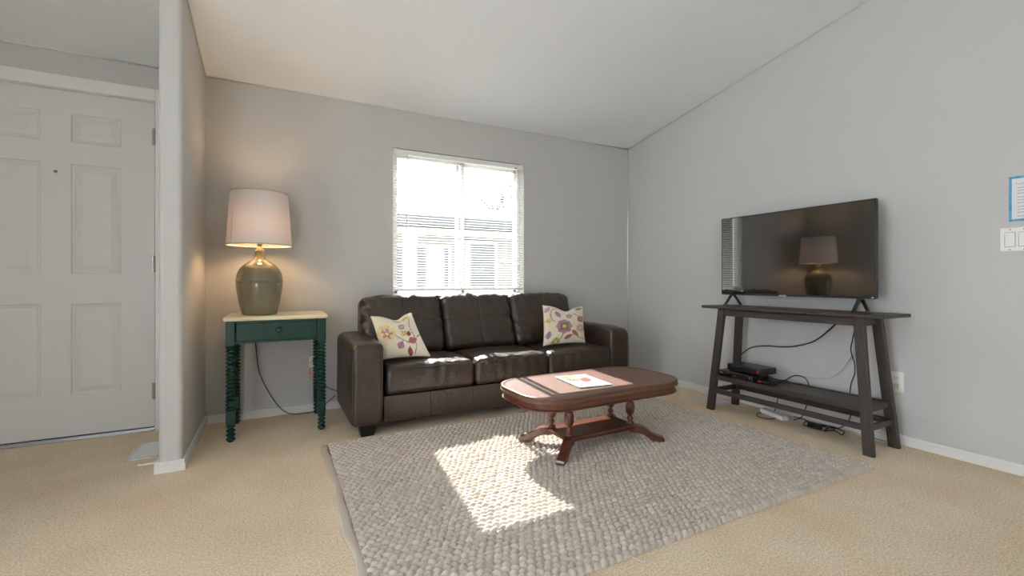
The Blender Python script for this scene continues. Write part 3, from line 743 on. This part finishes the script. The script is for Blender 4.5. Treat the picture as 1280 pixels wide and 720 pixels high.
cc = paint(uv, shp, lin(206,208,210)); color_attr(o, np.vstack([cc, cc]))

# ------------------------------------------------------------------ green side table and lamp
et = thing('side_table', 'green painted side table with spool turned legs and cream top, beside the partition', 'side table', (0.004, 3.222, 0))
mb = MB(); mb.loft([rrect(0.268,0.208,0.004,0.688,3), rrect(0.276,0.216,0.006,0.692,3), rrect(0.277,0.217,0.006,0.704,3), rrect(0.274,0.214,0.006,0.710,3), rrect(0.268,0.208,0.006,0.712,3)]); mb.build('table_top', M_cream, et)
LX, LY = 0.240, 0.186
mb = MB()
mb.box(-LX, LX, LY-0.012, LY+0.012, 0.560, 0.689)                          # rear apron
for s in (-1,1): mb.box(s*LX-0.011, s*LX+0.011, -LY, LY, 0.560, 0.689)
mb.box(-LX, LX, -LY-0.016, -LY+0.004, 0.676, 0.689); mb.box(-LX, LX, -LY-0.016, -LY+0.004, 0.560, 0.570)
mb.box(-LX, LX, -LY+0.002, -LY+0.008, 0.565, 0.685); mb.build('apron', M_green, et)
mb = MB(); mb.box(-0.212, 0.212, -LY-0.0175, -LY, 0.5715, 0.6745, bev=0.003); df = mb.build('drawer_front', M_green, et)
mb = MB(); mb.lathe([(0.006,0.0),(0.006,0.008),(0.011,0.012),(0.0155,0.018),(0.0155,0.023),(0.010,0.028),(0.003,0.029)], n=20); kn = mb.build('knob', M_green, df); kn.location = (0.004,-LY-0.017,0.630); kn.rotation_euler = (PI/2,0,0)
def spool(z0, z1, nb, r0, r1, taper=0):
    P = []
    for k in range(nb):
        a, b = z0+(z1-z0)*k/nb, z0+(z1-z0)*(k+1)/nb
        for t in (0.0,0.18,0.36,0.5,0.64,0.82): P.append((r0+(r1-r0)*math.sin(PI*t)**0.8, a+(b-a)*t))
    P.append((r0, z1)); return P
for (sx, sy) in ((-1,-1),(1,-1),(-1,1),(1,1)):
    mb = MB(); c = (sx*LX, sy*LY, 0)
    mb.lathe([(0.012,0.0),(0.015,0.002)]+spool(0.004,0.100,4,0.0110,0.0240), c, 20)
    mb.box(c[0]-0.0225, c[0]+0.0225, c[1]-0.0225, c[1]+0.0225, 0.099, 0.180, bev=0.005)
    mb.lathe(spool(0.178,0.550,17,0.0120,0.0262), c, 20)
    mb.box(c[0]-0.0235, c[0]+0.0235, c[1]-0.0235, c[1]+0.0235, 0.546, 0.689, bev=0.005)
    mb.build('leg', M_green, et)

lp = thing('table_lamp', 'olive ceramic table lamp with white drum shade, lit, on the green side table', 'lamp', (-0.096, 3.205, 0.712))
prof = [(0.001,0.001),(0.092,0.001),(0.096,0.004),(0.098,0.012),(0.104,0.035),(0.113,0.075),(0.121,0.120),(0.1265,0.160),(0.1285,0.190),(0.1285,0.203),(0.1305,0.2045),(0.1310,0.207),(0.1305,0.2095),(0.1285,0.211),(0.1275,0.225),(0.123,0.250),(0.112,0.278),(0.092,0.302),(0.066,0.320),(0.046,0.331),(0.036,0.342),(0.030,0.356),(0.027,0.372),(0.0255,0.388),(0.0245,0.400),(0.001,0.401)]
mb = MB(); mb.lathe(prof, n=64, caps=False); mb.build('base', M_ceramic, lp)
mb = MB(); mb.lathe([(0.019,0.400),(0.019,0.406),(0.012,0.408),(0.012,0.432),(0.016,0.434),(0.016,0.480),(0.006,0.482)], n=20)
mb.build('socket', M_brass, lp)
for s in (-1,1):
    pass
mb = MB(); mb.tube([(0.0,-0.012,0.43),(0.0,-0.06,0.50),(0.0,-0.065,0.60),(0.0,-0.03,0.70),(0.0,0.0,0.715),(0.0,0.03,0.70),(0.0,0.065,0.60),(0.0,0.06,0.50),(0.0,0.012,0.43)], 0.002, n=6)
mb.tube([(0,0,0.71),(0,0,0.735)], 0.004, n=8, cr=False); mb.build('harp', M_brass, lp)
mb = MB(); mb.lathe([(0.012,0.480),(0.014,0.495),(0.022,0.515),(0.030,0.540),(0.030,0.556),(0.024,0.575),(0.010,0.585),(0.001,0.586)], n=24); mb.build('bulb', M_bulb, lp)
sh0, sh1, r0, r1 = 0.424, 0.752, 0.179, 0.158
mb = MB(); mb.lathe([(r0,sh0),(r1,sh1),(r1-0.0012,sh1),(r0-0.0012,sh0),(r0,sh0)], n=72, caps=False); shd = mb.build('lamp_shade', M_shade, lp)
mb = MB()
for (r, zc, sgn) in ((r0, sh0, 1), (r1, sh1, -1)):
    mb.lathe([(r+0.0012,zc-0.001*sgn),(r+0.0014-0.0004,zc+0.007*sgn),(r-0.0022,zc+0.007*sgn),(r-0.0022,zc-0.001*sgn),(r+0.0012,zc-0.001*sgn)], n=72, caps=False)
a = math.radians(216); mb.bar((r0*1.004*math.cos(a), r0*1.004*math.sin(a), sh0), (r1*1.004*math.cos(a), r1*1.004*math.sin(a), sh1), 0.005, 0.005, bev=0.001)
mb.build('shade_trim', M_bind, shd)
mb = MB()
for k in range(3):
    a = 2*PI*k/3+0.4; mb.tube([(0,0,0.728),((r1-0.004)*math.cos(a),(r1-0.004)*math.sin(a),0.735)], 0.0016, n=5, cr=False)
mb.build('spider', M_brass, shd)
lo = Vector(lp.location)
cord = [(-0.094,3.300,0.716),(-0.090,3.42,0.717),(-0.100,3.452,0.70),(-0.128,3.463,0.56),(-0.122,3.466,0.44),(-0.112,3.466,0.336),(-0.088,3.462,0.254),(-0.048,3.458,0.165),(-0.007,3.452,0.093),(0.035,3.442,0.040),(0.085,3.434,0.012),(0.16,3.436,0.005),(0.24,3.44,0.010),(0.31,3.445,0.055),(0.37,3.462,0.10)]
mb = MB(); mb.tube([Vector(p)-lo for p in cord], 0.003, n=7, samp=8); mb.build('power_cord', M_cable, lp)
# pink plug-in freshener below the outlet cover
pf = thing('air_freshener', 'pink plug in air freshener at the outlet behind the green table', 'air freshener', (0.222, YB-0.008, 0.305))
mb = MB(); mb.lathe([(0.004,-0.062),(0.016,-0.056),(0.024,-0.040),(0.027,-0.020),(0.025,0.0),(0.018,0.014),(0.010,0.018),(0.002,0.019)], (0,-0.028,0), 24); mb.build('oil_bottle', M_pink, pf)
mb = MB(); mb.box(-0.017,0.017,-0.046,-0.001,0.002,0.038,bev=0.008,seg=4); mb.build('plug_housing', M_plate, pf)
xc_ = thing('extension_cord', 'black cord running along the back wall from outlet to behind the sofa', 'cord', (0.24, 3.46, 0.0))
mb = MB(); q = Vector(xc_.location)
mb.tube([Vector(p)-q for p in ((0.236,3.470,0.357),(0.245,3.455,0.33),(0.262,3.450,0.25),(0.30,3.452,0.18),(0.335,3.462,0.150),(0.385,3.470,0.125))], 0.0028, n=7, samp=8)
mb.box(0.222-q.x,0.242-q.x,3.462-q.y,3.4832-q.y,0.347,0.367,bev=0.004); mb.build('cable', M_cable, xc_)

# ------------------------------------------------------------------ console table
cs = thing('console_table', 'dark espresso wood console table with splayed legs under the television', 'console table', (2.892, 1.735, 0))
mb = MB(); mb.box(-0.142,0.142,-0.560,0.562,0.723,0.742,bev=0.003); mb.build('table_top', M_espresso, cs)
yl_b, yl_t, xl_b, xl_t = 0.490, 0.425, 0.133, 0.093
def leg_at(sx, sy, z): t = z/0.722; return (sx*(xl_b+(xl_t-xl_b)*t), sy*(yl_b+(yl_t-yl_b)*t), z)
for (sx, sy) in ((-1,-1),(1,-1),(-1,1),(1,1)):
    mb = MB(); mb.bar(leg_at(sx,sy,0.0), leg_at(sx,sy,0.723), 0.030, 0.050, bev=0.003); mb.build('leg', M_espresso_v, cs)
def rails(z, hgt, th, name, inset=0.0, m=M_espresso):
    mb = MB(); x, y, _ = leg_at(1,1,z)
    for sx in (-1,1): mb.box(sx*x-th/2, sx*x+th/2, -y+0.02, y-0.02, z-hgt/2, z+hgt/2, bev=0.002)
    for sy in (-1,1): mb.box(-x+0.012, x-0.012, sy*y-th/2, sy*y+th/2, z-hgt/2, z+hgt/2, bev=0.002)
    return mb.build(name, m, cs)
rails(0.696, 0.044, 0.020, 'apron')
rails(0.236, 0.032, 0.022, 'shelf_rail')
rails(0.140, 0.032, 0.020, 'stretcher')
mb = MB(); x, y, _ = leg_at(1,1,0.236); mb.box(-x+0.011, x-0.011, -y+0.011, y-0.011, 0.234, 0.2455); mb.build('shelf', M_espresso, cs)
SHZ = 0.2455

# ------------------------------------------------------------------ television
tv = thing('television', 'flat screen television standing on the dark console table', 'television', (2.945, 1.780, 0.742), math.radians(0.6))
SCREEN_R = 32.0
hw = 0.4870; zb, zt = 0.078, 0.636
mb = MB(); mb.box(-0.001, 0.014, -hw, hw, zb, zt, bev=0.004); mb.box(-0.0125,0.0,-hw,-hw+0.006,zb,zt,bev=0.002); mb.box(-0.0125,0.0,hw-0.006,hw,zb,zt,bev=0.002); mb.box(-0.0125,0.0,-hw,hw,zt-0.006,zt,bev=0.002); mb.box(0.010, 0.050, -hw*0.72, hw*0.72, zb+0.02, zb+0.34, bev=0.012, seg=3); mb.build('cabinet', M_bezel, tv)
V = []; F = []; na, nb_ = 48, 24                                     # the panel is bowed by a few millimetres
for k in range(2):
    for j in range(nb_+1):
        for i in range(na+1):
            y_ = -hw+0.006+(2*hw-0.012)*i/na; z_ = zb+0.012+(zt-0.005-zb-0.012)*j/nb_
            V.append((-0.0118+k*0.0012-(y_*y_-(hw-0.006)**2)/(2*SCREEN_R), y_, z_))
m_ = (na+1)*(nb_+1)
for j in range(nb_):
    for i in range(na):
        a = j*(na+1)+i; F.append((a, a+na+1, a+na+2, a+1)); F.append((m_+a, m_+a+1, m_+a+na+2, m_+a+na+1))
mb = MB(); mb.add(V, F, True); mb.build('screen', M_screen, tv)
mb = MB(); mb.box(-0.0135,-0.006,-hw,hw,zb-0.002,zb+0.011,bev=0.003); mb.build('chin', M_bezel, tv)
mb = MB(); mb.box(-0.0150,-0.006,-0.022+0.03,0.026+0.03,zb-0.006,zb+0.007,bev=0.002); mb.build('badge', M_silver, tv)
mb = MB(); mb.box(-0.0142,-0.0128,-hw+0.012,-hw+0.022,zb+0.002,zb+0.009,bev=0.0006); mb.build('sticker', M_paper, tv)
for yc in (-0.405, 0.405):
    mb = MB()
    for sx in (-1, 1):
        P0, P1 = Vector((sx*0.006+0.004, yc, zb+0.004)), Vector((sx*0.105+0.004, yc+0.01*sx, 0.0))
        mid = (P0+P1)/2+Vector((-sx*0.004,0,0.006))
        rings = []
        for (p, wx, wy) in ((P0,0.016,0.018),(mid,0.013,0.016),(P1+Vector((0,0,0.0)),0.013,0.018)):
            rings.append([(p.x-wx/2,p.y-wy/2,p.z),(p.x+wx/2,p.y-wy/2,p.z),(p.x+wx/2,p.y+wy/2,p.z),(p.x-wx/2,p.y+wy/2,p.z)])
        mb.loft(rings)
    mb.box(-0.006,0.014,yc-0.012,yc+0.012,zb-0.010,zb+0.006,bev=0.002)
    mb.build('foot', M_bezel, tv)

# ------------------------------------------------------------------ boxes and cables on the console
def ddev(name, label, cat, loc, rz, sx, sy, sz, detail):
    o = thing(name, label, cat, loc, rz)
    mb = MB(); mb.box(-sx/2,sx/2,-sy/2,sy/2,0.004,sz,bev=0.005,seg=3); b = mb.build('case', M_black, o)
    for (a, c) in ((-1,-1),(1,-1),(-1,1),(1,1)): mb = MB(); mb.box(a*(sx/2-0.02)-0.008,a*(sx/2-0.02)+0.008,c*(sy/2-0.02)-0.008,c*(sy/2-0.02)+0.008,0,0.0055,bev=0.002); mb.build('rubber_foot', M_dark_gap, o)
    mb = MB(); mb.box(-sx/2-0.0012,-sx/2+0.002,-sy/2+0.010,sy/2-0.010,0.010,sz-0.008,bev=0.001); f = mb.build('front_panel', M_screen if detail else M_bezel, o)
    if detail == 1:
        for (c0,c1,z0_,z1_,nm) in ((sy/2-0.040,sy/2-0.020,0.55,0.72,'badge'),(-0.012,0.012,0.45,0.52,'badge'),(-sy/2+0.018,-sy/2+0.026,0.4,0.66,'button')): mb = MB(); mb.box(-sx/2-0.0022,-sx/2-0.0008,c0,c1,sz*z0_,sz*z1_); mb.build(nm, M_silver, f)
    else:
        for (c0,c1,z0_,z1_) in ((0.015,0.023,0.3,0.7),(0.045,0.052,0.35,0.6)): mb = MB(); mb.box(-sx/2-0.0022,-sx/2-0.0008,-sy/2+c0,-sy/2+c1,sz*z0_,sz*z1_); mb.build('indicator_light', M_red, f)
    return o
b1 = ddev('media_player', 'wide black media box lying directly on the console shelf', 'electronics box', (2.872, 2.055, SHZ), 0.0, 0.17, 0.265, 0.045, 1)
b2 = ddev('cable_modem', 'thicker black box with red light stacked on the media box', 'electronics box', (2.900, 2.010, SHZ+0.045), math.radians(-4), 0.160, 0.258, 0.047, 2)
ad = thing('game_controller', 'small black adapter with red button lying beside the stacked boxes', 'adapter', (2.862, 1.868, SHZ), math.radians(8))
ad.name = 'power_adapter'
mb = MB(); mb.box(-0.045,0.045,-0.055,0.045,0.0,0.024,bev=0.008,seg=3); a0 = mb.build('case', M_black, ad)
mb = MB(); mb.box(-0.0470,-0.040,0.018,0.040,0.006,0.018,bev=0.002); mb.build('button', M_red, a0)

def cable(name, label, pts, r, m, extra=None, cat='cable'):
    q = Vector(pts[0]); o = thing(name, label, cat, q)
    mb = MB(); mb.tube([Vector(p)-q for p in pts], r, n=7, samp=8)
    mb.build('cord', m, o)
    if extra:
        e = MB(); 
        for (a, b) in extra: e.box(*[c for k in range(3) for c in (a[k]-q[k], b[k]-q[k])], bev=0.003)
        e.build('plug', m, o)
    return o
cable('video_cable', 'black cable arching behind the console from television down to the boxes',
      [(3.075,1.40,0.86),(3.078,1.46,0.76),(3.080,1.563,0.657),(3.082,1.685,0.539),(3.082,1.80,0.487),(3.080,1.90,0.466),(3.078,2.02,0.458),(3.068,2.12,0.435),(3.050,2.19,0.375),(3.020,2.205,0.315),(2.985,2.185,0.275),(2.970,2.13,0.264)], 0.0042, M_cable)
cable('television_cable', 'black wavy power cord dropping from television behind the right console leg',
      [(3.060,1.435,0.85),(3.066,1.452,0.76),(3.082,1.463,0.66),(3.084,1.478,0.57),(3.084,1.488,0.50),(3.084,1.470,0.43),(3.084,1.468,0.36),(3.084,1.486,0.30),(3.082,1.492,0.222),(3.076,1.48,0.14),(3.070,1.50,0.06),(3.055,1.55,0.012),(3.03,1.62,0.008)], 0.0034, M_cable)
cable('antenna_wire', 'thin white wire drooping along wall behind the console shelf',
      [(3.095,1.45,0.80),(3.100,1.455,0.66),(3.102,1.470,0.56),(3.104,1.505,0.45),(3.104,1.560,0.355),(3.104,1.640,0.300),(3.104,1.73,0.283),(3.098,1.82,0.288),(3.075,1.89,0.300),(3.03,1.93,0.318),(3.00,1.945,0.318)], 0.0040, M_wcable)
cable('data_cable', 'short black cable looping off the console shelf beside the adapter',
      [(2.905,1.842,0.262),(2.94,1.80,0.272),(2.985,1.79,0.290),(3.03,1.775,0.298),(3.062,1.745,0.285),(3.066,1.725,0.25),(3.064,1.722,0.18),(3.064,1.74,0.09),(3.068,1.77,0.02),(3.070,1.82,0.010)], 0.0034, M_cable)
cable('loop_cord', 'thin black cord with a small loop next to the red button adapter',
      [(2.900,1.822,0.258),(2.905,1.79,0.268),(2.925,1.775,0.272),(2.945,1.785,0.262),(2.935,1.810,0.2525),(2.915,1.825,0.2525)], 0.0026, M_cable)
ps = thing('power_strip', 'white power strip on the carpet under the console table', 'power strip', (2.985, 1.905, 0), math.radians(74))
mb = MB(); mb.box(-0.10,0.10,-0.026,0.026,0.001,0.034,bev=0.008,seg=3); p0 = mb.build('housing', M_plate, ps)
mb = MB()
for k in range(5):
    mb = MB()
    for s in (-0.006,0.006): mb.box(-0.072+k*0.036-0.0012,-0.072+k*0.036+0.0012,s-0.004,s+0.004,0.0336,0.0346)
    mb.build('socket', M_dark_gap, p0)
tang = []
for k in range(34):
    t = k/33; a = t*2*PI*3.2
    tang.append((2.985+0.045*math.sin(a)+0.02*math.sin(2.3*a), 1.705-0.22*t+0.065*math.cos(a), 0.008+0.014*abs(math.sin(a*1.7+0.4))))
cable('tangled_cord', 'tangle of black cords lying on the carpet beneath the console', tang, 0.0034, M_cable, extra=[((2.955,1.60,0.001),(2.995,1.67,0.03))])
cable('loose_cord', 'black cord coiling from the power strip across the carpet below the shelf',
      [(2.968,1.985,0.010),(2.91,1.975,0.006),(2.875,1.945,0.005),(2.885,1.895,0.005),(2.925,1.865,0.005),(2.955,1.875,0.006)], 0.0030, M_cable)
cable('white_loop_cable', 'white cable looped on the carpet by the back leg of the console',
      [(3.085,1.50,0.012),(3.06,1.42,0.006),(3.045,1.345,0.006),(3.050,1.285,0.008),(3.085,1.262,0.02),(3.100,1.27,0.06),(3.098,1.285,0.16),(3.098,1.290,0.27),(3.096,1.290,0.318)], 0.0042, M_wcable)
pg = thing('plug_adapter', 'beige plug in the lower socket of right wall outlet', 'plug', (XR-0.0085, 1.276, 0.3255), -PI/2)
mb = MB(); mb.box(-0.014,0.014,-0.030,0.0,-0.014,0.014,bev=0.004,seg=3); mb.build('plug_body', M_beige_plug, pg)
mb = MB(); mb.lathe([(0.006,0),(0.005,0.014),(0.0035,0.018)], (0,0,0), 12); o = mb.build('strain_relief', M_beige_plug, pg); o.location = (0,-0.024,-0.012); o.rotation_euler = (PI,0,0)
for (a, b, lab) in (((2.995,1.895,0.045),(2.995,1.895,0.10),None),): pass
cable('hanging_cord', 'black cord hanging from shelf edge down to the power strip',
      [(2.986,1.955,0.262),(3.030,1.945,0.255),(3.062,1.93,0.20),(3.055,1.92,0.12),(3.02,1.91,0.06),(2.995,1.905,0.036)], 0.003, M_cable)

# ------------------------------------------------------------------ outdoors
mb = MB(); mb.box(-30,40,YB+WT,45,-0.75,-0.62); struct(mb.build('ground', M_yard))
nh = thing('neighbour_house', 'pale sided neighbouring house with low roof seen through the window blind', 'house', (3.2, 9.5, -0.62))
q = Vector(nh.location)
def nb(x0,x1,y0,y1,z0,z1,bev=0): 
    m = MB(); m.box(x0-q.x,x1-q.x,y0-q.y,y1-q.y,z0-q.z,z1-q.z,bev=bev); return m
mb = MB(); z = -0.62
while z < 2.16:
    z1 = min(z+0.13, 2.18)
    P = [(-4-q.x,-0.022,z-q.z),(11-q.x,-0.022,z-q.z),(11-q.x,-0.004,z1-q.z),(-4-q.x,-0.004,z1-q.z),(-4-q.x,3,z-q.z),(11-q.x,3,z-q.z),(11-q.x,3,z1-q.z),(-4-q.x,3,z1-q.z)]
    mb.add(P, [(0,1,2,3),(5,4,7,6),(4,0,3,7),(1,5,6,2),(3,2,6,7),(4,5,1,0)]); z = z1
mb.build('wall', M_siding, nh)
mb = MB(); mb.add([(-4.3-q.x,8.95-q.y,2.24-q.z),(11.3-q.x,8.95-q.y,2.24-q.z),(11.3-q.x,11.9-q.y,2.97-q.z),(-4.3-q.x,11.9-q.y,2.97-q.z),(-4.3-q.x,8.95-q.y,2.20-q.z),(11.3-q.x,8.95-q.y,2.20-q.z),(11.3-q.x,12.6-q.y,2.60-q.z),(-4.3-q.x,12.6-q.y,2.60-q.z)], [(0,1,2,3),(4,7,6,5),(0,4,5,1),(1,5,6,2),(2,6,7,3),(3,7,4,0)]); mb.build('roof', M_roof, nh)
nb(-4.3,11.3,8.93,8.96,2.055,2.235).build('fascia', M_gutter, nh)
nb(-4.2,11.2,9.40,9.475,1.90,2.05).build('frieze_board', M_nwhite, nh)
def nwin(x0,x1,z0,z1,dark,split):
    m = MB(); t = 0.06
    for (a,b,c,e) in ((x0-t,x0,z0-t,z1+t),(x1,x1+t,z0-t,z1+t),(x0,x1,z0-t,z0),(x0,x1,z1,z1+t)): m.box(a-q.x,b-q.x,9.43-q.y,9.49-q.y,c-q.z,e-q.z)
    fr = m.build('window_frame', M_nwhite, nh)
    nb(x0,x1,9.455,9.47,z0,z1).build('pane', M_winglass, fr)
    if split: nb(split[0],split[1],9.445,9.452,z0,z1).build('curtain', M_curtain, fr)
nwin(2.12,3.33,0.55,1.62,M_winglass,(2.82,3.24)); nwin(3.62,4.45,0.62,1.76,M_winglass,(3.62,3.86)); nwin(6.2,7.3,0.6,1.7,M_winglass,None)
m = MB(); m.box(1.92-q.x,2.12-q.x,7.62-q.y,7.80-q.y,0,2.40,bev=0.01); m.box(1.90-q.x,2.14-q.x,7.60-q.y,7.82-q.y,2.36,2.44,bev=0.01); m.box(1.90-q.x,2.14-q.x,7.60-q.y,7.82-q.y,0.0,0.12,bev=0.01); m.build('porch_post', M_trim, nh)
tr = thing('bare_tree', 'leafless tree with thin branches rising behind the neighbouring house roof', 'tree', (8.95, 16.2, -0.62))
def branches(mb, p, d, L_, r, lev, rnd):
    pts = [p]; 
    for k in range(4):
        d = (d+Vector((rnd.uniform(-.18,.18),rnd.uniform(-.18,.18),rnd.uniform(-.08,.14)))).normalized(); pts.append(pts[-1]+d*L_/4)
    mb.tube(pts, lambda t, r=r: r*(1-0.55*t), n=5, samp=2)
    if lev <= 0: return
    for k in range(4 if lev > 1 else 3):
        a = pts[rnd.choice((2,3,4))]; nd = (d+Vector((rnd.uniform(-.9,.9),rnd.uniform(-.7,.7),rnd.uniform(-.3,.6)))).normalized()
        branches(mb, a, nd, L_*0.62, r*0.5, lev-1, rnd)
rnd = random.Random(11); mb = MB(); mb.tube([(0,0,0),(0.05,0,1.5),(-0.05,0.05,3.0)], lambda t: 0.16-0.05*t, n=9); mb.build('trunk', M_bark, tr)
mb = MB()
for dd in ((-0.75,0,0.62),(-0.5,0.2,0.85),(-0.1,-0.1,1.0),(0.5,0,0.8),(-0.9,-0.1,0.42)): branches(mb, Vector((-0.05,0.05,2.95)), Vector(dd).normalized(), 1.75, 0.075, 3, rnd)
mb.build('crown_branches', M_bark, tr)

# ------------------------------------------------------------------ light
wd = bpy.data.worlds.new('sky'); bpy.context.scene.world = wd; wd.use_nodes = True; nt = wd.node_tree
bg = nt.nodes['Background']; bg.inputs[0].default_value = (0.82,0.905,1.0,1); bg.inputs[1].default_value = 7.2
sd = bpy.data.lights.new('sun', 'SUN'); sd.energy = 26.0; sd.angle = 0.0093; sd.color = (1.0,0.97,0.93)
so = bpy.data.objects.new('sun', sd); C.objects.link(so)
to_sun = Vector((0.087, 1.0, 0.885*math.sqrt(1+0.087**2))).normalized()
so.rotation_euler = to_sun.to_track_quat('Z', 'Y').to_euler(); so.location = (4, 20, 18)

# ------------------------------------------------------------------ camera and view
cd = bpy.data.cameras.new('camera'); co = bpy.data.objects.new('camera', cd); C.objects.link(co)
cd.sensor_width = 36; cd.lens = 565.709/1280*36; cd.shift_y = -(360-350.956)/1280; cd.clip_start = 0.02
co.location = (0, 0, 0.92); co.rotation_euler = (PI/2, 0, -0.47859776)
sc = bpy.context.scene; sc.camera = co
sc.view_settings.view_transform = 'Standard'; sc.view_settings.look = 'None'; sc.view_settings.exposure = 0.51; sc.view_settings.gamma = 1.0
sc.view_settings.use_curve_mapping = False
sc.cycles.use_denoising = True; sc.cycles.max_bounces = 10; sc.cycles.diffuse_bounces = 6; sc.cycles.sample_clamp_indirect = 8
